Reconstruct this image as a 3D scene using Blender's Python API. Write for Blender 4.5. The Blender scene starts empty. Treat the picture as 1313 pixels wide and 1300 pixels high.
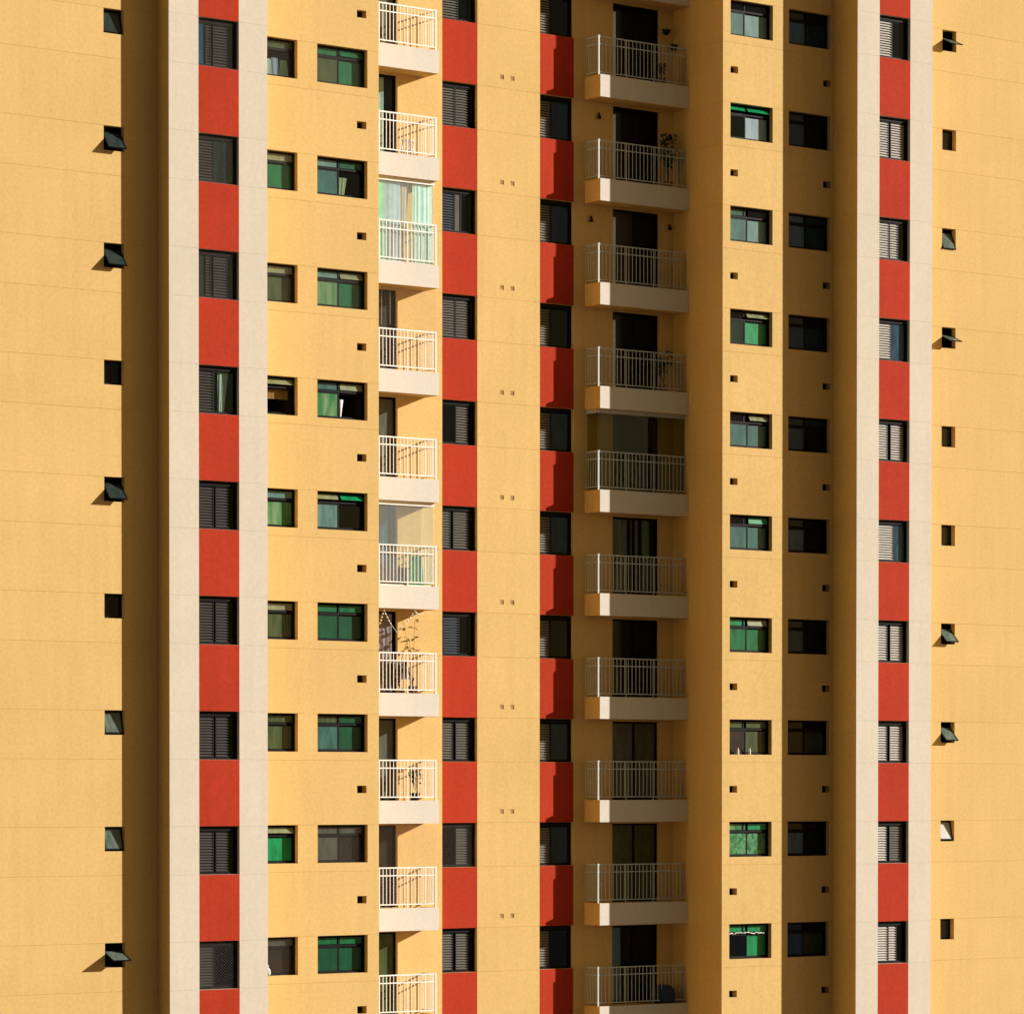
import bpy, math, random
from mathutils import Vector, Matrix
random.seed(7)
sc = bpy.context.scene
COL = sc.collection
R = math.radians

# ------------------------------------------------------------------ camera
FOCAL_PX, PHOTO_W, PHOTO_H = 4774.9, 1313.0, 1300.0
cam = bpy.data.cameras.new('camera')
cam.sensor_fit = 'HORIZONTAL'
cam.sensor_width = 36.0
cam.lens = FOCAL_PX / PHOTO_W * 36.0
cam.shift_x = -(656.28 - PHOTO_W / 2) / PHOTO_W
cam.shift_y = (1092.82 - PHOTO_H / 2) / PHOTO_W
cam.clip_start, cam.clip_end = 1.0, 3000.0
CAM_Z = 30.0
co = bpy.data.objects.new('camera', cam)
COL.objects.link(co)
yaw, pitch, roll = .6418, .0183, .0004
fwd = Vector((math.sin(yaw) * math.cos(pitch), math.cos(yaw) * math.cos(pitch), -math.sin(pitch)))
rot = fwd.to_track_quat('-Z', 'Y').to_matrix() @ Matrix.Rotation(roll, 3, 'Z')
co.matrix_world = Matrix.Translation((-59.778, -77.561, CAM_Z)) @ rot.to_4x4()
sc.camera = co

# ------------------------------------------------------------------ sky, sun, exposure
TO_SUN = Vector((1.93, -1.0, .75)).normalized()
elev = math.asin(TO_SUN.z)
azim = math.atan2(TO_SUN.x, TO_SUN.y)
world = bpy.data.worlds.new('World')
sc.world = world
world.use_nodes = True
wn = world.node_tree
sky = wn.nodes.new('ShaderNodeTexSky')
sky.sky_type = 'NISHITA'
sky.sun_disc = False
sky.sun_elevation = elev
sky.sun_rotation = azim
sky.air_density = 1.0
sky.dust_density = 1.0
sky.ozone_density = 0.0
tint = wn.nodes.new('ShaderNodeMix'); tint.data_type = 'RGBA'; tint.blend_type = 'MULTIPLY'
tint.inputs['Factor'].default_value = 1.0
tint.inputs[7].default_value = (.92, .62, .31, 1)      # warm, hazy late-afternoon air
wn.links.new(sky.outputs[0], tint.inputs[6])
wn.links.new(tint.outputs[2], wn.nodes['Background'].inputs[0])
wn.nodes['Background'].inputs[1].default_value = 0.05
sun = bpy.data.lights.new('sun', 'SUN')
sun.energy = 5.0
sun.angle = R(.5)
sun.color = (1.0, .955, .90)
so = bpy.data.objects.new('sun', sun)
COL.objects.link(so)
so.rotation_euler = TO_SUN.to_track_quat('Z', 'Y').to_euler()
so.location = TO_SUN * 200
vs = sc.view_settings
vs.view_transform = 'Standard'
vs.look = 'None'
vs.gamma = 1.0
vs.use_curve_mapping = False
vs.exposure = 0.66

# ------------------------------------------------------------------ materials
def new_mat(name):
    m = bpy.data.materials.new(name)
    m.use_nodes = True
    return m, m.node_tree, m.node_tree.nodes['Principled BSDF']

def stucco(name, col, vary=.05, rough=.92):
    m, t, b = new_mat(name)
    geo = t.nodes.new('ShaderNodeNewGeometry')
    fine = t.nodes.new('ShaderNodeTexNoise'); fine.inputs['Scale'].default_value = 12; fine.inputs['Detail'].default_value = 5
    big = t.nodes.new('ShaderNodeTexNoise'); big.inputs['Scale'].default_value = .55; big.inputs['Detail'].default_value = 4
    st = t.nodes.new('ShaderNodeMapping'); st.inputs['Scale'].default_value = (3.2, 3.2, .22)
    streak = t.nodes.new('ShaderNodeTexNoise'); streak.inputs['Scale'].default_value = 1.3; streak.inputs['Detail'].default_value = 5
    for n in (fine, big):
        t.links.new(geo.outputs['Position'], n.inputs['Vector'])
    t.links.new(geo.outputs['Position'], st.inputs['Vector'])
    t.links.new(st.outputs[0], streak.inputs['Vector'])
    def rng(src, lo, hi):
        mr = t.nodes.new('ShaderNodeMapRange')
        mr.inputs['From Min'].default_value = .3; mr.inputs['From Max'].default_value = .7
        mr.inputs['To Min'].default_value = lo; mr.inputs['To Max'].default_value = hi
        t.links.new(src.outputs['Fac'], mr.inputs['Value'])
        return mr
    a = rng(fine, 1 - vary * 1.3, 1 + vary * 1.3); c = rng(big, 1 - vary * .7, 1 + vary * .7); d = rng(streak, 1 - vary * .6, 1 + vary * .6)
    m1 = t.nodes.new('ShaderNodeMath'); m1.operation = 'MULTIPLY'
    m2 = t.nodes.new('ShaderNodeMath'); m2.operation = 'MULTIPLY'
    t.links.new(a.outputs[0], m1.inputs[0]); t.links.new(c.outputs[0], m1.inputs[1])
    t.links.new(m1.outputs[0], m2.inputs[0]); t.links.new(d.outputs[0], m2.inputs[1])
    inf = t.nodes.new('ShaderNodeObjectInfo')
    mr = t.nodes.new('ShaderNodeMapRange'); mr.inputs['To Min'].default_value = 1 - vary * .32; mr.inputs['To Max'].default_value = 1 + vary * .32
    t.links.new(inf.outputs['Random'], mr.inputs['Value'])
    m3 = t.nodes.new('ShaderNodeMath'); m3.operation = 'MULTIPLY'
    t.links.new(m2.outputs[0], m3.inputs[0]); t.links.new(mr.outputs[0], m3.inputs[1])
    hsv = t.nodes.new('ShaderNodeHueSaturation')
    hsv.inputs['Color'].default_value = (*col, 1)
    t.links.new(m3.outputs[0], hsv.inputs['Value'])
    t.links.new(hsv.outputs[0], b.inputs['Base Color'])
    grain = t.nodes.new('ShaderNodeTexNoise'); grain.inputs['Scale'].default_value = 60; grain.inputs['Detail'].default_value = 3
    t.links.new(geo.outputs['Position'], grain.inputs['Vector'])
    bump = t.nodes.new('ShaderNodeBump'); bump.inputs['Strength'].default_value = .25; bump.inputs['Distance'].default_value = .006
    t.links.new(grain.outputs['Fac'], bump.inputs['Height'])
    t.links.new(bump.outputs[0], b.inputs['Normal'])
    b.inputs['Roughness'].default_value = rough
    b.inputs['Specular IOR Level'].default_value = .15
    return m

def plain(name, col, rough=.5, metal=0, vary=.08, scale=8, spec=.4):
    m, t, b = new_mat(name)
    geo = t.nodes.new('ShaderNodeNewGeometry')
    n = t.nodes.new('ShaderNodeTexNoise'); n.inputs['Scale'].default_value = scale; n.inputs['Detail'].default_value = 4
    t.links.new(geo.outputs['Position'], n.inputs['Vector'])
    mr = t.nodes.new('ShaderNodeMapRange'); mr.inputs['From Min'].default_value = .3; mr.inputs['From Max'].default_value = .7
    mr.inputs['To Min'].default_value = 1 - vary; mr.inputs['To Max'].default_value = 1 + vary
    t.links.new(n.outputs['Fac'], mr.inputs['Value'])
    hsv = t.nodes.new('ShaderNodeHueSaturation'); hsv.inputs['Color'].default_value = (*col, 1)
    t.links.new(mr.outputs[0], hsv.inputs['Value'])
    t.links.new(hsv.outputs[0], b.inputs['Base Color'])
    b.inputs['Roughness'].default_value = rough
    b.inputs['Metallic'].default_value = metal
    b.inputs['Specular IOR Level'].default_value = spec
    return m

def obscure(name, col, col2=None, stretch=(3.5, 3.5, .9), rough=.3, spec=(1, 1, 1)):
    """tinted patterned glass: mostly scatters the light that falls on it"""
    m, t, b = new_mat(name)
    geo = t.nodes.new('ShaderNodeNewGeometry')
    mp = t.nodes.new('ShaderNodeMapping'); mp.inputs['Scale'].default_value = stretch
    n = t.nodes.new('ShaderNodeTexNoise'); n.inputs['Scale'].default_value = 1.6; n.inputs['Detail'].default_value = 3; n.inputs['Distortion'].default_value = .8
    t.links.new(geo.outputs['Position'], mp.inputs['Vector']); t.links.new(mp.outputs[0], n.inputs['Vector'])
    r = t.nodes.new('ShaderNodeValToRGB')
    c2 = col2 or tuple(c * .55 for c in col)
    r.color_ramp.elements[0].position = .35; r.color_ramp.elements[0].color = (*c2, 1)
    r.color_ramp.elements[1].position = .62; r.color_ramp.elements[1].color = (*col, 1)
    t.links.new(n.outputs['Fac'], r.inputs['Fac'])
    t.links.new(r.outputs[0], b.inputs['Base Color'])
    b.inputs['Roughness'].default_value = rough
    b.inputs['Specular IOR Level'].default_value = .22
    b.inputs['Specular Tint'].default_value = (*spec, 1)
    return m

def clear(name, tint, sky_haze=0):
    m = bpy.data.materials.new(name); m.use_nodes = True
    t = m.node_tree; t.nodes.remove(t.nodes['Principled BSDF'])
    out = t.nodes['Material Output']
    tr = t.nodes.new('ShaderNodeBsdfTransparent'); tr.inputs[0].default_value = (*tint, 1)
    gl = t.nodes.new('ShaderNodeBsdfGlossy'); gl.inputs['Roughness'].default_value = .02; gl.inputs[0].default_value = (.32, .44, .58, 1)
    fr = t.nodes.new('ShaderNodeFresnel'); fr.inputs[0].default_value = 1.5
    mx = t.nodes.new('ShaderNodeMixShader')
    # only the outer face mirrors; the sheet's inner face would otherwise act as a solid block of glass
    gm = t.nodes.new('ShaderNodeNewGeometry')
    ff = t.nodes.new('ShaderNodeMath'); ff.operation = 'SUBTRACT'; ff.inputs[0].default_value = 1.0
    mu = t.nodes.new('ShaderNodeMath'); mu.operation = 'MULTIPLY'
    t.links.new(gm.outputs['Backfacing'], ff.inputs[1])
    t.links.new(fr.outputs[0], mu.inputs[0]); t.links.new(ff.outputs[0], mu.inputs[1])
    t.links.new(mu.outputs[0], mx.inputs[0]); t.links.new(tr.outputs[0], mx.inputs[1]); t.links.new(gl.outputs[0], mx.inputs[2])
    if sky_haze:      # pale sky reflection put in as a diffuse white haze over the sheet
        df = t.nodes.new('ShaderNodeBsdfDiffuse'); df.inputs[0].default_value = (.82, .88, .88, 1)
        m2 = t.nodes.new('ShaderNodeMixShader'); m2.inputs[0].default_value = sky_haze
        t.links.new(mx.outputs[0], m2.inputs[1]); t.links.new(df.outputs[0], m2.inputs[2]); mx = m2
    t.links.new(mx.outputs[0], out.inputs[0])
    return m

YEL = (.645, .43, .16)
M = dict(
    yellow=stucco('yellow_stucco', YEL),
    cream=stucco('cream_stucco', (.615, .545, .435), .035),
    red=stucco('red_stucco', (.40, .034, .010), .07),
    fascia=stucco('fascia_stucco', (.635, .585, .505), .03),
    floor=plain('balcony_tile', (.22, .17, .12), .6),
    rail=plain('blue_grey_paint', (.48, .54, .56), .45, vary=.05),
    white=plain('white_paint', (.80, .77, .72), .4, vary=.04),
    black=plain('dark_aluminium', (.0045, .004, .0038), .6, vary=.2, spec=.1),
    slat_l=plain('grey_brown_slat', (.034, .031, .023), .5),
    slat_c=plain('grey_slat', (.095, .085, .066), .5),
    slat_r=plain('pale_slat', (.43, .40, .345), .5),
    slat_d=plain('blue_grey_slat', (.030, .040, .050), .5),
    slat_q=plain('beige_slat', (.17, .15, .115), .5),
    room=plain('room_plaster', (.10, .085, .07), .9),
    asphalt=plain('asphalt', (.06, .052, .045), .9, scale=2),
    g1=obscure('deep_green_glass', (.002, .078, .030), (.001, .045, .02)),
    g2=obscure('green_glass', (.003, .145, .045), (.002, .085, .03)),
    g3=obscure('bright_green_glass', (.005, .24, .085), (.003, .16, .05)),
    gp=obscure('pale_green_glass', (.16, .27, .13), (.02, .15, .045), (2.5, 2.5, .5)),
    tl=obscure('teal_glass', (.04, .13, .105), (.025, .085, .075)),
    tp=obscure('pale_teal_glass', (.11, .21, .18), (.06, .15, .13)),
    ol=obscure('olive_glass', (.06, .085, .028), (.03, .055, .018)),
    pg=obscure('pale_olive_glass', (.24, .25, .13), (.15, .18, .09)),
    gs=obscure('swirled_green_glass', (.10, .27, .13), (.003, .11, .03), (5, 5, 4)),
    gr=obscure('grey_glass', (.09, .095, .07), (.06, .065, .05)),
    pb=obscure('pale_blue_glass', (.24, .32, .34), (.17, .25, .28)),
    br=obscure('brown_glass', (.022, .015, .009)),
    bl=obscure('night_blue_glass', (.012, .030, .05), (.006, .016, .028), rough=.12, spec=(.25, .5, 1)),  # reflected sky put into the glass as a blue base and specular tint
    sl=obscure('slate_blue_glass', (.035, .08, .13), (.02, .045, .075), rough=.12, spec=(.3, .55, 1)),  # in the shaded windows this blue too stands in for reflected sky
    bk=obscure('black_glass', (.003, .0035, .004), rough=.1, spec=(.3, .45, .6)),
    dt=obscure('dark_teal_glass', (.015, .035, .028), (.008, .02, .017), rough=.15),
    gt=obscure('grey_green_awning_glass', (.13, .17, .13), (.07, .10, .085), rough=.15),
    gw=obscure('white_awning_glass', (.50, .50, .46), (.42, .43, .40), rough=.2),
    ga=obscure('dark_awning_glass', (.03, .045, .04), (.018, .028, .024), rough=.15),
    ct=clear('clear_window_glass', (.78, .87, .82)),
    cg=clear('clear_balcony_glass', (.955, .985, .97), .08),
    cd=clear('smoked_balcony_glass', (.74, .76, .62)),
    net=plain('nylon_net', (.15, .125, .09), .8),
    grille=plain('yellow_grille', (.60, .38, .14), .8),
)
CL = {}
def cloth(key, col, rough=.9):
    if key not in CL:
        CL[key] = plain(key + '_cloth', col, rough, vary=.12, scale=5, spec=.1)
    return CL[key]

# ------------------------------------------------------------------ mesh helpers
class MB:
    def __init__(s): s.v, s.f = [], []
    def box(s, x0, x1, y0, y1, z0, z1):
        n = len(s.v)
        s.v += [(x0, y0, z0), (x1, y0, z0), (x1, y1, z0), (x0, y1, z0), (x0, y0, z1), (x1, y0, z1), (x1, y1, z1), (x0, y1, z1)]
        s.f += [tuple(n + i for i in q) for q in ((0, 3, 2, 1), (4, 5, 6, 7), (0, 1, 5, 4), (1, 2, 6, 5), (2, 3, 7, 6), (3, 0, 4, 7))]
        return s
    def rod(s, a, b, r, n=4):
        a, b = Vector(a), Vector(b); d = (b - a).normalized()
        u = d.cross(Vector((0, 0, 1)) if abs(d.z) < .9 else Vector((1, 0, 0))).normalized(); w = d.cross(u)
        k = len(s.v)
        for p in (a, b):
            for i in range(n):
                t = 2 * math.pi * (i + .5) / n
                s.v.append(tuple(p + r * (math.cos(t) * u + math.sin(t) * w)))
        for i in range(n):
            j = (i + 1) % n
            s.f.append((k + i, k + j, k + n + j, k + n + i))
        s.f.append(tuple(k + i for i in reversed(range(n)))); s.f.append(tuple(k + n + i for i in range(n)))
        return s
    def lathe(s, prof, cx=0, cy=0, n=14):
        k = len(s.v)
        for r, z in prof:
            for i in range(n):
                t = 2 * math.pi * i / n
                s.v.append((cx + r * math.cos(t), cy + r * math.sin(t), z))
        for q in range(len(prof) - 1):
            for i in range(n):
                j = (i + 1) % n
                s.f.append((k + q * n + i, k + q * n + j, k + (q + 1) * n + j, k + (q + 1) * n + i))
        s.f.append(tuple(k + i for i in reversed(range(n))))
        s.f.append(tuple(k + (len(prof) - 1) * n + i for i in range(n)))
        return s
    def ball(s, c, r, n=7, m=5):
        prof = [(max(.001, r * math.sin(math.pi * i / m)), c[2] - r * math.cos(math.pi * i / m)) for i in range(m + 1)]
        return s.lathe(prof, c[0], c[1], n)
    def leaf(s, p, d, ln, w):
        p, d = Vector(p), Vector(d).normalized()
        u = d.cross(Vector((.3, .2, 1))).normalized() * w; nrm = u.cross(d).normalized() * w * .35
        k = len(s.v)
        s.v += [tuple(p), tuple(p + d * ln * .5 + u), tuple(p + d * ln * .5 - nrm), tuple(p + d * ln * .5 - u), tuple(p + d * ln - nrm * 1.5)]
        s.f += [(k, k + 1, k + 2), (k, k + 2, k + 3), (k + 1, k + 4, k + 2), (k + 2, k + 4, k + 3)]
        return s
    def mesh(s, name):
        me = bpy.data.meshes.new(name); me.from_pydata(s.v, [], s.f); me.update(); return me

def link(name, me, mat, parent=None, loc=(0, 0, 0), rot=None, smooth=False):
    if isinstance(me, MB): me = me.mesh(name)
    if mat and not me.materials: me.materials.append(mat)
    o = bpy.data.objects.new(name, me); COL.objects.link(o)
    o.location = loc
    if rot: o.rotation_euler = rot
    if parent: o.parent = parent
    if smooth:
        for pl in me.polygons: pl.use_smooth = True
    return o

def empty(name, loc, parent=None):
    o = bpy.data.objects.new(name, None); COL.objects.link(o); o.location = loc
    o.empty_display_size = .1
    if parent: o.parent = parent
    return o

def tag(o, label=None, cat=None, group=None, kind=None):
    for k, v in (('label', label), ('category', cat), ('group', group), ('kind', kind)):
        if v: o[k] = v
    return o

def solid(a0, a1, z0, z1, holes, f, b, conv):
    """a slab with rectangular holes; a runs along the wall, f/b are its two depths"""
    xs = sorted({a0, a1} | {v for h in holes for v in (h[0], h[1]) if a0 < v < a1})
    zs = sorted({z0, z1} | {v for h in holes for v in (h[2], h[3]) if z0 < v < z1})
    nx, nz = len(xs) - 1, len(zs) - 1
    def full(i, j):
        if not (0 <= i < nx and 0 <= j < nz): return False
        cx, cz = (xs[i] + xs[i + 1]) / 2, (zs[j] + zs[j + 1]) / 2
        return not any(h[0] < cx < h[1] and h[2] < cz < h[3] for h in holes)
    mb = MB(); idx = {}
    def V(i, j, d):
        k = (i, j, d)
        if k not in idx:
            idx[k] = len(mb.v); mb.v.append(conv(xs[i], f if d == 0 else b, zs[j]))
        return idx[k]
    for i in range(nx):
        for j in range(nz):
            if not full(i, j): continue
            mb.f.append((V(i, j, 0), V(i + 1, j, 0), V(i + 1, j + 1, 0), V(i, j + 1, 0)))
            mb.f.append((V(i, j, 1), V(i, j + 1, 1), V(i + 1, j + 1, 1), V(i + 1, j, 1)))
            if not full(i - 1, j): mb.f.append((V(i, j, 0), V(i, j + 1, 0), V(i, j + 1, 1), V(i, j, 1)))
            if not full(i + 1, j): mb.f.append((V(i + 1, j, 0), V(i + 1, j, 1), V(i + 1, j + 1, 1), V(i + 1, j + 1, 0)))
            if not full(i, j - 1): mb.f.append((V(i, j, 0), V(i, j, 1), V(i + 1, j, 1), V(i + 1, j, 0)))
            if not full(i, j + 1): mb.f.append((V(i, j + 1, 0), V(i + 1, j + 1, 0), V(i + 1, j + 1, 1), V(i, j + 1, 1)))
    return mb
FRONT = lambda a, d, z: (a, -d, z)              # wall facing the street; d is how far it stands out

# ------------------------------------------------------------------ the building's grid
PITCH = 2.8
def H(k): return CAM_Z + 18.578 - PITCH * k     # head of the openings of storey k
K0, K1 = -2, 10
TOP, BOT = H(K0) + .0, H(K1)
SILL = 1.175
P1, P2L, P2R, P3 = .529, -.499, -.445, -2.57
P4L, P4R = -1.934, -1.885
XC, XR1, XR2, XD = 12.53, 11.69, 10.533, 9.712
XE_L, XE_R = -5.672, 5.68
XQ1, XQ2 = 2.195, 1.045
SK, GAP = .007, .0035                            # plaster coat, half width of a joint

bld = empty('apartment_building', (0, 0, 0))
tag(bld, 'tall yellow apartment block with cream pilasters, red panels and stacked balconies', 'building')

holes = {n: [] for n in ('outL', 'outR', 'pilL', 'pilR', 'sideL', 'sideR', 'mid')}
for k in range(K0, K1):
    h = H(k)
    holes['outL'].append((-14.03, -13.467, h - .59, h)) if 0 <= k <= 8 else None
    holes['outR'].append((13.414, 13.95, h - .59, h)) if -1 <= k <= 8 else None
    holes['pilL'].append((-XR1, -XR2, h - SILL, h)) if 0 <= k <= 8 else None
    holes['pilR'].append((XR2, XR1, h - SILL, h)) if -1 <= k <= 8 else None
    if 0 <= k <= 8:
        holes['sideL'] += [(-9.63, -8.139, h - .96, h), (-7.548, -6.018, h - .96, h)]
    if -1 <= k <= 8:
        holes['sideR'] += [(5.947, 7.467, h - .96, h), (8.049, 9.587, h - .96, h)]
        holes['sideL'].append((-6.34, -6.05, h - 2.0, h - 1.81))
        holes['sideR'] += [(5.947, 6.22, h - 2.0, h - 1.815), (9.312, 9.60, h - 2.0, h - 1.815)]
        holes['mid'] += [(-XQ1, -XQ2, h - SILL, h), (XQ2, XQ1, h - SILL, h)]
        holes['mid'] += [(-.30, -.165, h + .23, h + .36), (.045, .185, h + .23, h + .36)]
        holes['mid'] += [(-5.2, -3.635, h - 2.2, h - .05), (3.545, 5.19, h - 2.2, h - .05)]

def courses(parent, a0, a1, hl, f, mat, conv=FRONT, piece='plaster_panel', lower_only=False, GAP=.003):
    """the plaster coat: one panel between each two joints"""
    for k in range(K0, K1):
        h = H(k)
        if not lower_only:
            link(piece, solid(a0, a1, h - SILL + GAP, h - GAP, hl, f, f - SK, conv), mat, parent)
        link(piece, solid(a0, a1, h - PITCH + GAP, h - SILL - GAP, hl, f, f - SK, conv), mat, parent)
    link(piece, solid(a0, a1, 0, BOT - GAP, [], f, f - SK, conv), mat, parent)
    link(piece, solid(a0, a1, TOP + GAP, TOP + 3.2, [], f, f - SK, conv), mat, parent)

def wall(name, a0, a1, hl, f, mat, thick=.2):
    o = link(name, solid(a0, a1, 0, TOP + 3.2, hl, f - SK, f - thick, FRONT), mat, bld)
    return o

E_ = .0006
w = wall('outer_wall', -26, -XC - .001, holes['outL'], 0, M['yellow']); courses(w, -26, -XC - .001, holes['outL'], 0, M['yellow'])
w = wall('outer_wall', XC + .001, 26, holes['outR'], 0, M['yellow']); courses(w, XC + .001, 26, holes['outR'], 0, M['yellow'])
for s, key in ((-1, 'pilL'), (1, 'pilR')):
    lo, hi = sorted((s * XC, s * XD)); r0, r1 = sorted((s * XR1, s * XR2))
    w = wall('pilaster', lo + .01, hi - .01, holes[key], P1, M['cream'])
    courses(w, lo, r0 - E_, [], P1, M['cream'], GAP=.0018); courses(w, r1 + E_, hi, [], P1, M['cream'], GAP=.0018)
    courses(w, r0, r1, holes[key], P1, M['red'], piece='red_panel', lower_only=True)
w = wall('side_wall', -XD + .001, XE_L - .01, holes['sideL'], P2L, M['yellow']); courses(w, -XD + .001, XE_L, holes['sideL'], P2L, M['yellow'])
w = wall('side_wall', XE_R + .01, XD - .001, holes['sideR'], P2R, M['yellow']); courses(w, XE_R, XD - .001, holes['sideR'], P2R, M['yellow'])
w = wall('recessed_wall', XE_L + .001, XE_R - .001, holes['mid'], P3, M['yellow'])
courses(w, XE_L + .001, -XQ1 - E_, holes['mid'], P3, M['yellow']); courses(w, XQ1 + E_, XE_R - .001, holes['mid'], P3, M['yellow'])
courses(w, -XQ2 + E_, XQ2 - E_, holes['mid'], P3, M['yellow'])
courses(w, -XQ1, -XQ2, holes['mid'], P3, M['red'], piece='red_panel', lower_only=True)
courses(w, XQ1, XQ2, holes['mid'], P3, M['red'], piece='red_panel', lower_only=True) if False else courses(w, XQ2, XQ1, holes['mid'], P3, M['red'], piece='red_panel', lower_only=True)
# walls that run back from the street front; the coat faces left (+1) or right (-1)
def return_wall(x, face, p_front, p_back, mat):
    conv = (lambda a, d, z: (x - face * 0 + (0 - d) * face * -1 * -1, -a, z))
    o = MB(); xa, xb = sorted((x + face * SK, x + face * .2))
    o.box(xa, xb, -p_front, -p_back, 0, TOP + 3.2)
    w = link('return_wall', o, mat, bld)
    for k in list(range(K0, K1)):
        h = H(k)
        for z0, z1 in ((h - SILL + GAP, h - GAP), (h - PITCH + GAP, h - SILL - GAP)):
            xa, xb = sorted((x, x + face * SK))
            link('plaster_panel', MB().box(xa, xb, -p_front, -p_back, z0, z1), mat, w)
    xa, xb = sorted((x, x + face * SK))
    link('plaster_panel', MB().box(xa, xb, -p_front, -p_back, 0, BOT - GAP), mat, w)
    link('plaster_panel', MB().box(xa, xb, -p_front, -p_back, TOP + GAP, TOP + 3.2), mat, w)
return_wall(-XC, 1, P1 - SK - .0006, .0005, M['yellow'])
return_wall(-XD, -1, P1 - SK - .0006, P2L + .0005, M['yellow'])
return_wall(XE_L, -1, P2L - SK - .0006, P3 + .0005, M['yellow'])
return_wall(XE_R, 1, P2R - SK - .0006, P3 + .0005, M['yellow'])
return_wall(XD, 1, P1 - SK - .0006, P2R + .0005, M['yellow'])
return_wall(XC, -1, P1 - SK - .0006, .0005, M['yellow'])
# inside: storey slabs, back wall, end walls, roof
ZONES = ((-26, -XC, -.23), (-XC, -XD, .3), (-XD, XE_L, -.73), (XE_L, XE_R, -2.82), (XE_R, XD, -.73), (XD, XC, .3), (XC, 26, -.23))
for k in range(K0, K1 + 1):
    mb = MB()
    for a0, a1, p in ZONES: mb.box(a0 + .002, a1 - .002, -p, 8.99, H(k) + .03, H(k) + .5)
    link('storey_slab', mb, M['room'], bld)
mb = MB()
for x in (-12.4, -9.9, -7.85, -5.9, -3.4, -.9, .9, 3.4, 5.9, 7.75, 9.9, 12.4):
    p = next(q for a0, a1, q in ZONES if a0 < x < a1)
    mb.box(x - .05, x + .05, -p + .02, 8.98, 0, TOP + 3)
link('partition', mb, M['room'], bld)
link('rear_wall', MB().box(-26, 26, 9, 9.2, 0, TOP + 3.2), M['yellow'], bld)
mb = MB().box(-26.2, -26.001, -.0, 9.2, 0, TOP + 3.2); link('end_wall', mb, M['yellow'], bld)
mb = MB().box(26.001, 26.2, -.0, 9.2, 0, TOP + 3.2); link('end_wall', mb, M['yellow'], bld)
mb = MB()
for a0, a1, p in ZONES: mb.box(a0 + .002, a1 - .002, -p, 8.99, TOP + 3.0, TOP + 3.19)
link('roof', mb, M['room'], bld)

# ------------------------------------------------------------------ windows
def net(w, h, pitch=.075, r=.0014):
    mb = MB(); n = int((w + h) / pitch) + 1
    for i in range(1, n):
        c = i * pitch
        x0, z0 = (0, c) if c < h else (c - h, h); x1, z1 = (c, 0) if c < w else (w, c - w)
        if abs(x1 - x0) > .02:
            mb.rod((x0, 0, z0), (x1, 0, z1), r, 3); mb.rod((x0, 0, h - z0), (x1, 0, h - z1), r, 3)
    return mb
def slat_mesh(w, h, pitch=.067):
    mb = MB(); n = int(h / pitch); pitch = h / n
    for i in range(n):
        z = (i + .08) * pitch; k = len(mb.v); t = .007; d = .034; up = .045
        mb.v += [(0, -.002, z), (w, -.002, z), (w, d, z + up), (0, d, z + up), (0, -.002, z + t), (w, -.002, z + t), (w, d, z + up + t), (0, d, z + up + t)]
        mb.f += [tuple(k + q for q in f) for f in ((0, 3, 2, 1), (4, 5, 6, 7), (0, 1, 5, 4), (1, 2, 6, 5), (2, 3, 7, 6), (3, 0, 4, 7))]
    return mb
MESH = {}
def shared(key, fn):
    if key not in MESH: MESH[key] = fn().mesh(key[0])
    return MESH[key]
def mlink(name, me, mat, parent, loc=(0, 0, 0), rot=None):
    """a mesh shared between pieces of different colour keeps its colour on the object"""
    if not me.materials: me.materials.append(mat)
    o = bpy.data.objects.new(name, me); COL.objects.link(o); o.parent = parent; o.location = loc
    if rot: o.rotation_euler = rot
    o.material_slots[0].link = 'OBJECT'; o.material_slots[0].material = mat
    return o
def pane(parent, x0, x1, z0, z1, y, mat, tilt=0):
    key = ('pane', round(x1 - x0, 3), round(z1 - z0, 3))
    if tilt:      # hinged at its top edge, bottom swung out
        me = shared(key + ('t',), lambda: MB().box(0, x1 - x0, -.003, .003, -(z1 - z0), 0))
        o = mlink('pane', me, M[mat], parent, (x0, y, z1), (R(-tilt), 0, 0)); return tag(o, 'tilted transom pane')
    me = shared(key, lambda: MB().box(0, x1 - x0, -.003, .003, 0, z1 - z0))
    return mlink('pane', me, M[mat], parent, (x0, y, z0))
def ring(mb, x0, x1, z0, z1, t, y0, y1):
    mb.box(x0, x0 + t, y0, y1, z0, z1); mb.box(x1 - t, x1, y0, y1, z0, z1)
    mb.box(x0 + t, x1 - t, y0, y1, z0, z0 + t); mb.box(x0 + t, x1 - t, y0, y1, z1 - t, z1)
    return mb

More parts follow.
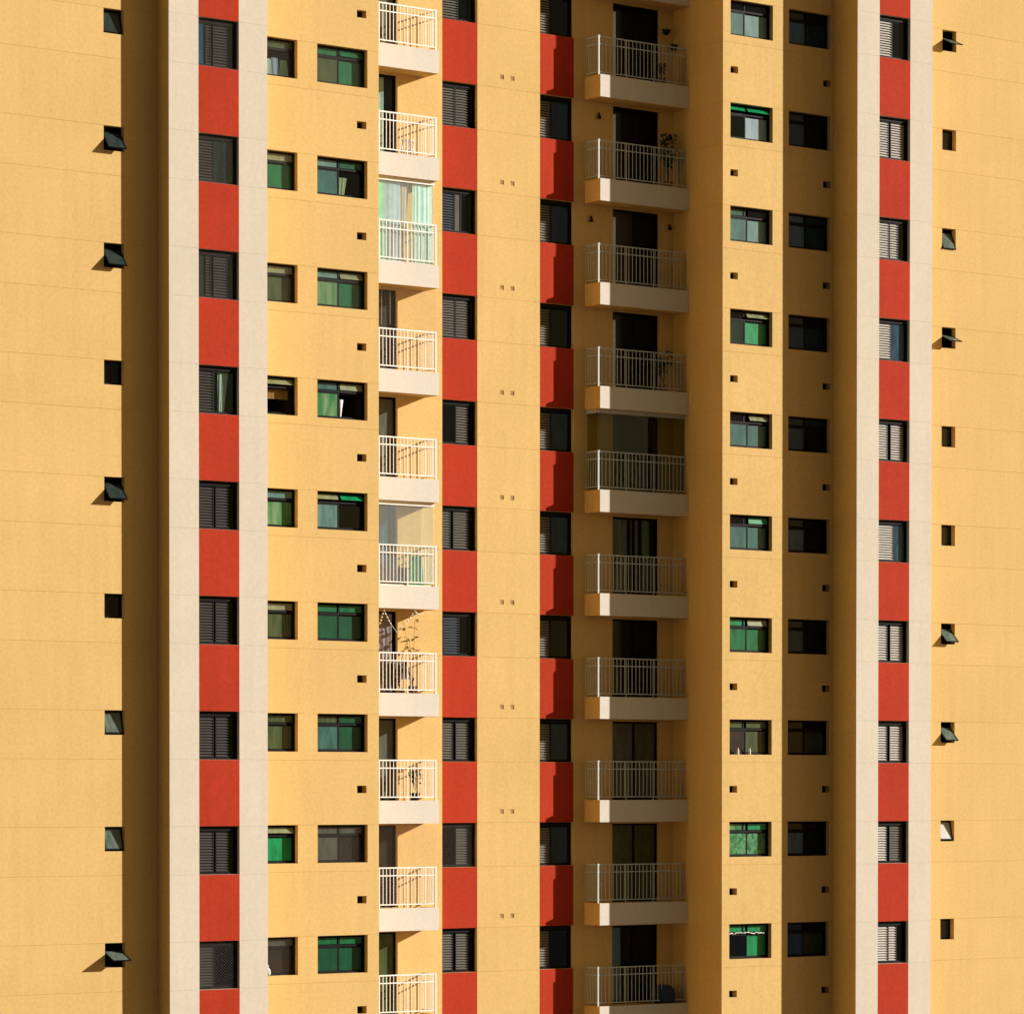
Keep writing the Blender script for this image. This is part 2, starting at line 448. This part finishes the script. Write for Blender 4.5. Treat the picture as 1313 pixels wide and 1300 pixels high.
def shutter_window(x0, x1, p, k, leaves, slat, netted=False, depth=.105):
    w, h = x1 - x0, SILL
    me = shared(('shutter_window', round(w, 2)), lambda: ring(MB(), .001, w - .001, .001, h - .001, .045, 0, .07).box(.046, w - .046, .0, .02, h - .11, h - .046))
    win = mlink('shutter_window', me, M['black'], bld, (x0, -p + depth, H(k) - h))
    iw = w - .09
    for it in leaves:
        a, b = .045 + it[1] * iw, .045 + it[2] * iw
        if it[0] == 'S':
            m = M[it[3]] if len(it) > 3 else M[slat]
            sh = shared(('shutter', round(b - a, 3)), lambda: ring(MB(), 0, b - a, 0, h - .17, .022, 0, .03))
            mlink('shutter', sh, M['black'], win, (a, .022, .05))
            sl = shared(('slats', round(b - a, 3)), lambda: slat_mesh(b - a - .046, h - .215))
            tag(mlink('slats', sl, m, win, (a + .023, .022, .073)), kind='stuff')
        else:
            me2 = shared(('sash', round(b - a, 3)), lambda: ring(MB(), 0, b - a, 0, h - .17, .022, 0, .03))
            mlink('sash', me2, M['black'], win, (a, .03, .05))
            pane(win, a + .023, b - .023, .073, h - .143, .045, it[3])
    if netted:
        me3 = shared(('safety_net', round(w, 2)), lambda: net(w - .01, h - .01))
        tag(mlink('safety_net', me3, M['net'], win, (.005, -.03, .005)), kind='stuff')
    return win

def four_light(x0, x1, p, k, tl, tr, ll, lr, netted=False, split=.49, depth=.135):
    w, h = x1 - x0, .96; zt = h * .70; xm = w * split
    def fr():
        mb = ring(MB(), .001, w - .001, .001, h - .001, .04, 0, .07)
        mb.box(.041, w - .041, .0, .06, zt, zt + .05)
        mb.box(xm - .02, xm + .02, .002, .06, zt + .05, h - .041)
        return mb
    win = mlink('sliding_window', shared(('sliding_window', round(w, 2)), fr), M['black'], bld, (x0, -p + depth, H(k) - h))
    for (a, b, y, m) in ((.041, xm + .02, .012, ll), (xm - .02, w - .041, .042, lr)):
        me = shared(('sash', round(b - a, 3), 'low'), lambda: ring(MB(), 0, b - a, 0, zt - .042, .032, 0, .026))
        mlink('sash', me, M['black'], win, (a, y, .041))
        if m: pane(win, a + .033, b - .033, .074, zt - .033, y + .013, m)
    for (a, b, m) in ((.041, xm - .02, tl), (xm + .02, w - .041, tr)):
        if not m: continue
        tilt = 0
        if isinstance(m, tuple): m, tilt = m
        pane(win, a + .02, b - .03, zt + .065, h - .06, .02, m, tilt)
    if netted:
        me3 = shared(('safety_net', round(w, 2)), lambda: net(w - .01, h - .01))
        tag(mlink('safety_net', me3, M['net'], win, (.005, -.03, .005)), kind='stuff')
    return win

def awning(x0, x1, k, tilt, mat, depth=.13):
    w, h = x1 - x0, .59
    win = mlink('awning_window', shared(('awning_window', round(w, 2)), lambda: ring(MB(), .001, w - .001, .001, h - .001, .025, 0, .05)), M['black'], bld, (x0, depth, H(k) - h))
    sw, sh = w - .052, h - .052
    ang = R(-tilt); drop = .0026 * tilt if tilt > 20 else 0
    sash = mlink('sash', shared(('sash', round(w, 2), 'awn'), lambda: ring(MB(), 0, sw, -sh, 0, .028, -.012, .012)), M['black'], win, (.026, .02, h - .026 - drop), (ang, 0, 0))
    if tilt: tag(sash, 'sash propped open')
    mlink('pane', shared(('pane', round(w, 2), 'awn'), lambda: MB().box(.0285, sw - .0285, -.003, .003, -sh + .0285, -.0285)), M[mat], win, (.026, .02, h - .026 - drop), (ang, 0, 0))
    return win

TL = (12, 38, 40, 0, 41, 0, 13, 13, 66)
GL = ('ga', 'ga', 'ga', 'bk', 'ga', 'bk', 'gt', 'gt', 'gt')
for k in range(9): awning(-14.03, -13.467, k, TL[k], GL[k])
TR_ = (64, 0, 24, 66, 0, 0, 44, 44, 15, 0)
GR_ = ('gt', 'ga', 'gt', 'gt', 'ga', 'ga', 'gt', 'gt', 'gw', 'ga')
for i in range(10): awning(13.414, 13.95, i - 1, TR_[i], GR_[i], .16)

two = [('S', 0, .43), ('S', .47, .97)]
Lred = [([('G', 0, .21, 'sl'), ('S', .21, .37), ('S', .42, .80), ('G', .80, 1, 'bk')], 1),
        ([('S', 0, .43), ('G', .43, 1, 'dt')], 1),
        ([('G', 0, .21, 'dt'), ('S', .21, .37), ('S', .42, .80), ('G', .80, 1, 'bk')], 1),
        ([('S', 0, .43), ('G', .43, 1, 'ct')], 0),
        (two, 0), (two, 0), (two, 0), (two, 0),
        ([('S', 0, .43), ('G', .43, 1, 'bk')], 1)]
for k, (lv, nt) in enumerate(Lred): shutter_window(-XR1, -XR2, P1, k, lv, 'slat_l', nt)
Rred = [[('S', 0, .50), ('G', .50, 1, 'bk')],
        [('S', 0, .40), ('S', .45, .95)],
        [('S', 0, .43), ('S', .43, .73), ('G', .73, 1, 'bk')],
        [('S', .02, .50), ('G', .50, 1, 'sl')],
        [('S', 0, .39), ('S', .47, .95)],
        [('S', 0, .60), ('G', .60, 1, 'sl')],
        [('S', 0, .39), ('S', .47, .95)],
        [('S', 0, .39), ('S', .46, .95)],
        [('S', 0, .39), ('S', .46, .95, 'slat_c')],
        [('S', 0, .43), ('S', .43, .73), ('G', .73, 1, 'bk')]]
for i, lv in enumerate(Rred): shutter_window(XR2, XR1, P1, i - 1, lv, 'slat_r')
Cred = [([('S', 0, .52), ('G', .52, 1, 'bk')], 0),
        ([('S', 0, .43), ('S', .43, .86)], 0),
        ([('S', 0, .42, 'slat_d'), ('G', .42, .62, 'gr'), ('G', .62, 1, 'bk')], 0),
        ([('S', 0, .45), ('S', .45, .86)], 0),
        ([('G', 0, .45, 'bk'), ('S', .45, .88)], 0),
        ([('S', 0, .31), ('S', .37, .90)], 0),
        ([('S', .06, .56, 'slat_d'), ('G', .56, 1, 'bk')], 0),
        ([('S', 0, .38), ('S', .45, .90)], 0),
        ([('G', 0, .45, 'bk'), ('S', .45, .88)], 1),
        ([('S', 0, .38), ('S', .45, .90)], 0)]
for i, (lv, nt) in enumerate(Cred): shutter_window(-XQ1, -XQ2, P3, i - 1, lv, 'slat_c', nt)
for i in range(10):
    shutter_window(XQ2, XQ1, P3, i - 1, [('S', 0, .40), ('G', .40, 1, 'bl')] if i % 3 else [('S', 0, .38), ('G', .38, 1, 'bk')], 'slat_q')  # dark pane stands in for the slats lying in the side wall's shadow

N = [('ol', 'ol', 'g2', 'ct', 1), ('pg', 'pg', 'g2', 'g2', 1), ('pg', 'pg', 'ol', 'ol', 1), ('tl', ('pg', 32), 'tp', None, 0), ('tp', 'tp', 'gp', 'gp', 0),
     ('pg', 'pg', 'ol', 'ol', 0), ('ol', 'ol', 'ol', 'ol', 0), ('pg', ('pg', 30), 'bk', 'g3', 0), ('gr', 'gr', 'br', 'br', 1)]
for k, (a, b, c, d, nt) in enumerate(N): four_light(-9.63, -8.139, P2L, k, a, b, c, d, nt, .40)
W = [('g2', ('g2', 18), 'ol', 'g2', 1), ('tp', 'g1', 'tl', 'ct', 0), (('tp', 12), ('pg', 20), 'gp', 'g2', 1), ('tl', ('pg', 12), 'gp', None, 0), (('pg', 34), ('g3', 34), 'tp', 'ct', 0),
     ('g2', 'g2', 'g1', 'g1', 0), ('ol', 'g1', 'tl', 'g1', 0), ('gr', 'gr', 'gr', 'br', 1), ('g2', 'g2', 'g1', 'g1', 0)]
for k, (a, b, c, d, nt) in enumerate(W): four_light(-7.548, -6.018, P2L, k, a, b, c, d, nt, .48)
EE = [('bk', 'bk', 'tl', 'tp', .40), (('g3', 40), ('g3', 40), 'ct', 'pb', .42), ('g1', 'bk', 'tl', 'tp', .47), ('bk', ('pg', 34), 'dt', 'g3', .42), ('bk', ('pg', 28), 'tl', 'tl', .49),
      ('bk', ('g3', 10), 'tl', 'tl', .49), ('g3', ('pg', 10), 'g2', 'g2', .47), ('ol', 'ol', 'br', 'ol', .45), ('gp', 'g3', 'gs', 'gs', .49), ('g3', 'g3', 'bk', 'g3', .49)]
for i, (a, b, c, d, sp) in enumerate(EE): four_light(5.947, 7.467, P2R, i - 1, a, b, c, d, 0, sp)
SS = [('bk', 'bk', 'sl', 'bl'), ('bk', 'bk', 'bl', 'bk'), ('sl', 'bl', 'sl', 'bl'), ('bk', 'bk', 'bl', 'bl'), ('bk', 'bl', 'bl', 'bk'),
      ('bk', 'bk', 'sl', 'bk'), ('bk', 'bk', 'bl', 'bk'), ('bk', 'bk', 'bk', 'dt'), ('bk', 'bk', 'sl', 'bk'), ('bk', 'bk', 'bl', 'dt')]
for i, (a, b, c, d) in enumerate(SS): four_light(8.049, 9.587, P2R, i - 1, a, b, c, d, 0, .47)

# small vent grilles in the middle wall, and the duct ends in the square vents
for i in range(10):
    for a, b in ((-.30, -.165), (.045, .185)):
        def g(a=a, b=b):
            w_, h_ = b - a, .13
            mb = ring(MB(), .001, w_ - .001, .001, h_ - .001, .014, 0, .02)
            for j in range(3): mb.box(.015, w_ - .015, .004, .014, .03 + j * .03, .042 + j * .03)
            mb.box(.015, w_ - .015, .02, .025, .015, h_ - .015)
            return mb
        mlink('vent_grille', shared(('vent_grille', round(b - a, 3)), g), M['grille'], bld, (a, -P3 + .008, H(i - 1) + .23))

# ------------------------------------------------------------------ balconies
RAILS = ((.075, .03), (.83, .03), (1.03, .035))
SX_L, SX_R = -2.755, 2.575
rest = MB(); count = [0]
bal_me = MB().box(-.008, .008, -.008, .008, .105, 1.03).mesh('baluster')
bal_me.materials.append(M['white'])
bal_me2 = MB().box(-.0075, .0075, -.0075, .0075, .105, 1.03).mesh('baluster')
bal_me2.materials.append(M['rail'])
rest2 = MB()
def balcony(side, k, glaze=None):
    if side < 0: a0, a1, p4, corner = XE_L + .002, SX_L, P4L, SX_L
    else: a0, a1, p4, corner = SX_R, XE_R - .002, P4R, SX_R
    z0 = H(k); z1 = z0 + .6
    slab = link('balcony', MB().box(a0, a1, -p4 + SK, -P3 - .001, z0, z1 - .06), M['yellow'], bld)
    # kerb and floor
    cx0, cx1 = (a1 - .12, a1) if side < 0 else (a0, a0 + .12)
    kb = MB().box(a0, a1, -p4 + SK, -p4 + .11, z1 - .06, z1)
    kb.box(cx0, cx1, -p4 + .11, -P3 - .001, z1 - .06, z1)
    link('kerb', kb, M['yellow'], slab)
    fx0, fx1 = (a0, cx0) if side < 0 else (cx1, a1)
    link('floor', MB().box(fx0, fx1, -p4 + .11, -P3 - .001, z1 - .06, z1 - .05), M['floor'], slab)
    link('fascia', MB().box(a0, a1, -p4, -p4 + SK, z0, z1), M['fascia'], slab)
    yf = -p4 + (.09 if side < 0 else .14); xs = corner + (-.05 if side < 0 else .045)
    rl = MB()
    far = a0 if side < 0 else a1
    for z, t in RAILS:
        t *= 1 if side < 0 else .8
        lo, hi = sorted((xs, far)); rl.box(lo, hi, yf - t / 2, yf + t / 2, z1 + z, z1 + z + t)
        rl.box(xs - t / 2, xs + t / 2, yf + t / 2, -P3 - .002, z1 + z, z1 + z + t)
    rl.box(xs - .022, xs + .022, yf - .022, yf + .022, z1, z1 + 1.075)
    n = 3
    step = (2.9 if side < 0 else 3.1) / n
    for j in range(1, n):
        x = xs + (-1 if side < 0 else 1) * j * step * .93; pw = .013 if side < 0 else .009; rl.box(x - pw, x + pw, yf - pw, yf + pw, z1, z1 + 1.03)
    link('railing', rl, M['white'] if side < 0 else M['rail'], slab)
    d = .112 if side < 0 else .131; x = xs; pts = []
    while True:
        x += -d if side < 0 else d
        if (side < 0 and x < a0 + .04) or (side > 0 and x > a1 - .04): break
        pts.append((x, yf))
    sy = yf
    spts = []
    while sy < -P3 - .1:
        sy += .11; spts.append((xs, sy))
    for j, (bx, by) in enumerate(pts + spts):
        front = j < len(pts)
        if front and count[0] < 300 and ((side < 0 and bx > -4.75) or (side > 0 and 0 <= k <= 5)):
            o = bpy.data.objects.new('baluster', bal_me if side < 0 else bal_me2); COL.objects.link(o); o.parent = slab; o.location = (bx, by, z1); count[0] += 1
        else:
            q = .008 if side < 0 else .0075
            (rest if side < 0 else rest2).box(bx - q, bx + q, by - q, by + q, z1 + .105, z1 + 1.03)
    if glaze:
        zt = H(k - 1)
        yg = yf + .045
        lo, hi = sorted((xs + (-.03 if side < 0 else .03), far))
        tm = M['white'] if side < 0 else plain('grey_track', (.40, .40, .40), .5)
        sx0, sx1 = (hi - .03, hi + .03) if side < 0 else (lo - .03, lo + .03)
        link('glazing_track', MB().box(lo, hi, yg - .03, yg + .03, zt - .11, zt - .002), tm, slab)
        link('glazing_track', MB().box(lo, hi, yg - .015, yg + .015, z1 + .001, z1 + .03), tm, slab)
        link('glazing_track', MB().box(sx0, sx1, yg + .031, -P3 - .003, zt - .11, zt - .002), tm, slab)
        m = 4; ww = (hi - lo) / m
        for j in range(m):
            link('glass_panel', MB().box(lo + j * ww + .004, lo + (j + 1) * ww - .004, yg - .004, yg + .004, z1 + .031, zt - .111), M[glaze], slab)
        gx = hi if side < 0 else lo
        link('glass_panel', MB().box(gx - .004, gx + .004, yg + .031, -P3 - .02, z1 + .031, zt - .111), M[glaze], slab)
    return slab

def door(x0, x1, k, m1, m2, strip=False):
    w, h = x1 - x0, 2.15
    def fr():
        mb = ring(MB(), .001, w - .001, .001, h - .001, .05, 0, .07)
        mb.box(w / 2 - .035, w / 2 + .035, .005, .06, .051, h - .051)
        return mb
    d = mlink('balcony_door', shared(('balcony_door', round(w, 2)), fr), M['black'], bld, (x0, -P3 + .09, H(k) - 2.2))
    pane(d, .052, w / 2 - .037, .052, h - .052, .03, m1)
    pane(d, w / 2 + .037, w - .052, .052, h - .052, .045, m2)
    if strip:  # pale strip added as the sky's reflection at the door's edge
        o = link('sky_reflection_strip', MB().box(.03, .15, -.02, -.001, .02, h - .22), plain('pale_blue_reflection', (.66, .80, .92), .35), d)
    return d
for k in range(0, 10): balcony(-1, k, {2: 'cg', 5: 'cg'}.get(k))
for k in range(-1, 10): balcony(1, k, {4: 'cd'}.get(k))
tag(link('baluster_rows', rest, M['white'], bld), kind='stuff'); tag(link('baluster_rows', rest2, M['rail'], bld), kind='stuff')
DL = {-1: ('gr', 'gr'), 0: ('ct', 'ct'), 1: ('ct', 'ct'), 2: ('br', 'br'), 3: ('gr', 'gr'), 4: ('sl', 'sl'), 5: ('ct', 'ct'), 6: ('gr', 'gr'), 7: ('br', 'br'), 8: ('ol', 'ol')}
DR = {-1: ('bk', 'bk'), 0: ('bk', 'bk'), 1: ('br', 'bk'), 2: ('bk', 'bk'), 3: ('bk', 'bk'), 4: ('ct', 'ct'), 5: ('bk', 'bk'), 6: ('gr', 'gr'), 7: ('ol', 'ol'), 8: ('ct', 'bk')}
for k in range(-1, 9):
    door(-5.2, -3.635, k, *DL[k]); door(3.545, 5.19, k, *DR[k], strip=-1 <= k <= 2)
# nets over two of the open balconies
for k in (3, 8):
    o = link('safety_net', net(2.0, 2.15 - .01, .09, .0016), M['net'], bld, (-4.78, -P4L + .09, H(k) + .61)); tag(o, kind='stuff')

# ------------------------------------------------------------------ things on and in the building
def curtain(x0, x1, y, z0, z1, mat, label, folds=9, amp=.010, taper=0.0, cat='curtain', name='curtain'):
    n = folds * 6; mb = MB(); rows = 8
    ph = [random.uniform(-1, 1) * .4 for _ in range(n + 1)]; p1, p2 = random.uniform(.8, 2.2), random.uniform(0, 6)
    for j in range(rows + 1):
        t = j / rows
        for i in range(n + 1):
            u = i / n
            x = x0 + (x1 - x0) * (u * (1 - taper * (1 - t)) + (0))
            yy = y + amp * (math.sin(u * folds * 2 * math.pi + p1 * math.sin(u * 7 + p2)) * (.6 + .4 * math.sin(u * 4 + p2)) * (1 - .4 * t) + .8 * math.sin(u * 5.1 + 1.3 + p1) + .15 * ph[i])
            mb.v.append((x, yy, z0 + (z1 - z0) * t))
    W_ = n + 1
    for j in range(rows):
        for i in range(n):
            mb.f.append((j * W_ + i, j * W_ + i + 1, (j + 1) * W_ + i + 1, (j + 1) * W_ + i))
    cx, cz = (x0 + x1) / 2, z1
    mb.v = [(a - cx, b - y, c - cz) for a, b, c in mb.v]
    o = link(name, mb, mat, None, (cx, y, cz), smooth=True)
    return tag(o, label, cat)

yL, yM, yB = -P2L, -P1, -P3
curtain(-11.02, -10.70, yM + .20, H(3) - 1.1, H(3) - .05, cloth('white', (.7, .7, .72)), 'white curtain gathered behind the half-open shutter window of the left red strip', 4, taper=.45)
curtain(-4.75, -3.98, yB + .145, H(0) - 2.15, H(0) - .12, cloth('white', (.7, .7, .72)), 'white curtain behind the glass door of the balcony with the white stool', 4, amp=.012)
yg = -P4L + .185
zb = H(2) + .62; zt = H(1) - .12
curtain(-4.72, -4.36, yg, zb, zt, cloth('green', (.25, .60, .36)), 'bright green curtain at the left end of the glazed white balcony', 2, amp=.012)
curtain(-4.36, -3.85, yg + .02, zb, zt, cloth('blue_grey', (.42, .52, .58)), 'blue grey curtain beside the green one in the glazed white balcony', 3, amp=.012)
curtain(-3.82, -3.55, yg + .06, zb, zt, cloth('beige', (.50, .42, .32)), 'beige curtain drawn diagonally in the middle of the glazed white balcony', 3, taper=.6)
curtain(-3.48, -2.86, yg, zb, zt, cloth('teal', (.56, .78, .68)), 'pale mint curtain filling the right half of the glazed white balcony', 5, amp=.013)
curtain(-4.85, -3.80, yB + .02, H(5) - 2.15, H(5) - .12, cloth('mauve', (.20, .17, .165)), 'dull mauve curtain hung across the door of the balcony with fairy lights', 7, amp=.02)
curtain(-4.6, -3.75, yB + .16, H(4) - 2.15, H(4) - .1, cloth('slate', (.22, .30, .36)), 'slate blue curtain behind the door of the clear glazed balcony with the green sheet', 5)
for i, x in enumerate((3.98, 4.36, 4.76)):
    curtain(x, x + .26, yB + .24, H(4) - 2.1, H(4) - .1, cloth('dim_grey', (.36, .33, .26)),
            ('left', 'middle', 'right')[i] + ' of three grey curtain folds in the door below the glazed dark balcony', 3, amp=.012)['group'] = 'grey curtain folds in one door'
curtain(3.66, 4.02, yB + .24, H(8) - 2.1, H(8) - .12, cloth('dim_blue', (.30, .34, .38)), 'pale curtain in the door of the lowest shaded balcony', 4)
curtain(-6.79, -6.50, yL + .22, H(1) - .92, H(1) - .45, cloth('sand', (.48, .42, .30)), 'sand coloured curtain bunched in the half-open window under the teal pane', 3, taper=.3)
curtain(-6.74, -6.62, yL + .20, H(3) - .92, H(3) - .45, cloth('white', (.7, .7, .72)), 'white curtain end blowing in the half-open black window above a square vent', 2, taper=.6)
curtain(-8.95, -8.25, yL + .28, H(3) - .55, H(3) - .30, cloth('ochre', (.20, .13, .04)), 'ochre blind half lowered in the narrow window with its transom tilted out', 6)
for i, (x, c, l) in enumerate(((-9.0, 'white', 'white shirt drying at the left end of the narrow top window'), (-8.78, 'lilac', 'lilac shirt drying in the middle of the narrow top window'), (-8.52, 'pale_mint', 'pale mint shirt drying at the right end of the narrow top window'))):
    cols = {'white': (.7, .7, .72), 'lilac': (.45, .42, .66), 'pale_mint': (.45, .62, .55)}
    curtain(x, x + .2, yL + .22, H(0) - .92, H(0) - .50 + .04 * (i % 2), cloth(c, cols[c]), l, 2, amp=.012, taper=-.35, cat='shirt', name='shirt')['group'] = 'shirts drying in the narrow top window'

def top(name, loc, label, cat, group=None): return tag(empty(name, loc), label, cat, group)
# white stool and dark shoes on the balcony
fz = H(1) + .55
t = top('stool', (-3.55, -P4L + .30, fz), 'white plastic stool standing behind the white railing just above the curtained glazed balcony', 'stool')
link('seat', MB().lathe([(.15, .44), (.16, .46), (.155, .48)]), M['white'], t)
for a in range(4):
    q = R(45 + 90 * a); link('leg', MB().rod((.12 * math.cos(q), .12 * math.sin(q), .44), (.19 * math.cos(q), .19 * math.sin(q), 0), .025, 6), M['white'], t)
link('stretcher', MB().lathe([(.15, .20), (.16, .20), (.16, .225), (.15, .225)]), M['white'], t)
dk = cloth('charcoal', (.02, .017, .015))
# green sheet, dark chest
fz = H(5) + .55
curtain(-3.52, -3.12, -P4L + .28, fz + .05, fz + .85, cloth('emerald', (.004, .34, .10)), 'emerald green sheet draped behind the railing of the clear glazed balcony', 4, taper=-.2, cat='sheet', name='sheet')
t = top('storage_chest', (-4.1, -P4L + .40, fz), 'dark brown storage chest on the clear glazed balcony beside the green sheet', 'chest')
link('box', MB().box(-.5, .5, -.2, .2, 0, .48), cloth('dark_brown', (.035, .022, .014)), t); link('lid', MB().box(-.52, .52, -.22, .22, .48, .53), cloth('dark_brown', (.035, .022, .014)), t)
# fairy lights + plant + chair on balcony 6
mb = MB(); bulbs = MB(); yy = -P4L + .06; zt = H(5)
pts = [(-4.72, -.62), (-4.48, -.04), (-4.06, -.62), (-3.50, -.04), (-3.20, -.12)]
for (xa, za), (xb, zb_) in zip(pts, pts[1:]):
    pr = None
    for j in range(9):
        u = j / 8; x = xa + (xb - xa) * u; z = zt + za + (zb_ - za) * u - .05 * math.sin(math.pi * u)
        if pr: mb.rod(pr, (x, yy, z), .004, 3)
        pr = (x, yy, z)
        if -.42 < z - zt < .0 and x < -3.35: bulbs.ball((x, yy - .01, z - .02), .022)
t = top('fairy_lights', (0, 0, 0), 'string of white bulb fairy lights zigzagging under a white balcony ceiling', 'string lights')
link('wire', mb, M['white'], t); link('bulbs', bulbs, M['white'], t)
def plant(loc, label, stems, h, spread, leafm, potm, seed, lsize=.16, hang=False):
    rnd = random.Random(seed); t = top('potted_plant', loc, label, 'plant')
    link('pot', MB().lathe([(.09, 0), (.13, .22), (.14, .22), (.14, .25), (.12, .25)]), potm, t)
    lv = MB(); st = MB()
    for i in range(stems):
        a = rnd.uniform(0, 6.28); tip = Vector((spread * math.cos(a) * rnd.uniform(.3, 1), spread * .6 * math.sin(a), .25 + h * rnd.uniform(.55, 1)))
        if hang: tip.z = .25 - h * rnd.uniform(.2, .9)
        base = Vector((0, 0, .24)); prev = base
        for j in range(1, 6):
            u = j / 5; q = base.lerp(tip, u) + Vector((0, 0, .12 * h * math.sin(math.pi * u)))
            st.rod(prev, q, .006, 3); prev = q
            if j > 1:
                for _ in range(2):
                    b = rnd.uniform(0, 6.28); lv.leaf(q, (math.cos(b), math.sin(b), rnd.uniform(-.8, .5)), lsize * rnd.uniform(.7, 1.3), lsize * .34)
    link('stems', st, leafm, t); link('leaves', lv, leafm, t)
    return t
leafm = plain('leaf_green', (.045, .075, .02), .5, vary=.3); leafd = plain('leaf_dark', (.035, .055, .02), .5, vary=.3); leafb = plain('leaf_brown', (.30, .20, .075), .6, vary=.3)
pot = plain('terracotta', (.25, .10, .05), .8)
fz = H(6) + .55
plant((-3.30, -P4L + .42, fz), 'tall thin plant with drooping brown leaves on the fairy light balcony', 3, 1.85, .40, leafb, pot, 3, .19)  # few real leaves; the rest put the plant's wall shadow into brown leaves
plant((-4.55, -P4L + .30, fz), 'small green plant low behind the railing of the fairy light balcony', 7, .55, .2, leafm, pot, 5, .12)
t = top('folding_chair', (-3.62, -P4L + .38, fz), 'brown wooden folding chair behind the railing of the fairy light balcony', 'chair')
wd = plain('brown_wood', (.10, .05, .022), .6, vary=.25)
for i in range(4): link('back_slat', MB().box(-.21 + i * .11, -.12 + i * .11, .16, .185, .46, .92), wd, t)
link('seat', MB().box(-.22, .22, -.2, .18, .43, .46), wd, t)
for x in (-.2, .2):
    link('leg', MB().rod((x, -.2, 0), (x, .17, .9), .018, 4), wd, t); link('leg', MB().rod((x, .2, 0), (x, -.18, .45), .018, 4), wd, t)
# dark shoes & box on balcony 7
fz = H(7) + .55
plant((-3.30, -P4L + .33, fz), 'small plant in a dark pot behind the white railing one floor below the fairy lights', 6, .72, .24, leafd, dk, 21, .13)
# hanging lamp dots on balcony 3
mb = MB(); bu = MB()
for x in (-4.05, -4.32):
    mb.rod((x, 0, -.05), (x, 0, -1.0), .003, 3)
    for j in range(14): bu.ball((x, 0, -.08 - j * .068), .008, 5, 4)
t = top('bead_strings', (0, -P3 - .25, H(2)), 'two thin bead strings before the dark door of the balcony below the curtained glazed one', 'beads')
link('cord', mb, M['white'], t); link('beads', bu, cloth('dull_gold', (.30, .22, .12)), t)
# right balconies
plant((5.25, -P3 - .30, H(1) + .55), 'bushy potted plant in the corner of the second shaded balcony from the top', 16, 1.35, .26, leafd, pot, 11, .15)
plant((5.05, -P3 - .32, H(3) + .55), 'low spreading plant on the shaded balcony just above the glazed dark one', 14, .95, .40, leafd, pot, 12, .15)
plant((4.95, -P4R + .30, H(0) + .55), 'small plant low behind the rail of the top shaded balcony', 8, .45, .2, leafd, pot, 13, .1)
for (x, z, s, l) in ((5.33, H(-1) - .62, .10, 'round dark wall planter hung high on the top shaded balcony'), (5.58, H(-1) - 1.02, .10, 'trailing wall planter hung lower on the top shaded balcony')):
    t = top('wall_planter', (x, -P3 - .12, z), l, 'planter')
    link('bowl', MB().lathe([(.04, -.11), (.09, -.06), (.10, .0), (.09, 0)]), dk, t)
    rn = random.Random(x); lv = MB()
    for i in range(22):
        b = rn.uniform(0, 6.28); lv.leaf((rn.uniform(-.06, .06), rn.uniform(-.05, .05), .01), (math.cos(b), math.sin(b), rn.uniform(-1.2, .8)), .13, .035)
    link('leaves', lv, leafd, t)
for (x, z, l) in ((3.02, H(0) - .40, 'small dark bell lamp fixed left of the second shaded balcony door'), (5.52, H(0) - .72, 'small dark bracket fixed right of the second shaded balcony door'),
                  (2.75, H(1) - .42, 'small dark bell lamp fixed left of the third shaded balcony door'), (5.50, H(1) - .40, 'small dark bracket fixed right of the third shaded balcony door')):
    t = top('wall_lamp', (x, -P3, z), l, 'wall lamp')
    link('bracket', MB().box(-.02, .02, -.07, -.001, .05, .08), dk, t)
    link('shade', MB().lathe([(.055, -.07), (.05, -.02), (.02, .05), (.012, .09)], 0, -.075), dk, t)
t = top('beanbag', (5.05, -P3 - .36, H(9) + .55), 'dark blue beanbag slumped at the end of the lowest shaded balcony', 'beanbag')
link('cushion', MB().lathe([(.22, 0), (.33, .12), (.34, .28), (.30, .44), (.20, .54), (.05, .57)], n=18), cloth('navy', (.03, .045, .09)), t, smooth=True)
# things at the right-hand windows
for x, l in ((6.30, 'left white bottle on the sill of the olive window right of the shaded balconies'), (6.72, 'right white bottle on the sill of the olive window right of the shaded balconies')):
    t = top('bottle', (x, -P2R + .06, H(6) - .959), l, 'bottle')
    link('body', MB().lathe([(.03, 0), (.032, .1), (.015, .15), (.013, .19)]), M['white'], t); link('cap', MB().lathe([(.015, .19), (.015, .215)]), cloth('cap_red', (.4, .05, .03)), t)
t = top('bag', (-9.0 - .03, -P2L + .05, H(8) - .959), 'white plastic bag on the sill of the netted window at the bottom left', 'bag')
mb = MB().lathe([(.06, 0), (.09, .05), (.085, .14), (.03, .22), (.05, .26)]); link('sack', mb, cloth('dull_white', (.50, .49, .50)), t, smooth=True)
link('knot', MB().ball((0, 0, .27), .025), cloth('dull_white', (.50, .49, .50)), t)

mb = MB(); rn = random.Random(4); pr = None
for i in range(24):
    q = (5.99 + i * .057, -P2R + .10 + rn.uniform(-.012, .012), H(8) - .96 + .70 + rn.uniform(-.02, .025))
    if pr: mb.rod(pr, q, rn.uniform(.008, .02), 5)
    pr = q
tag(link('cord', mb, M['white']), 'crumpled white cord tied along the transom bar of the lowest green window on the right', 'cord')

# ------------------------------------------------------------------ the ground
g = link('ground', MB().box(-900, 900, -900, 900, -.5, -.004), M['asphalt'])
tag(g, kind='structure')
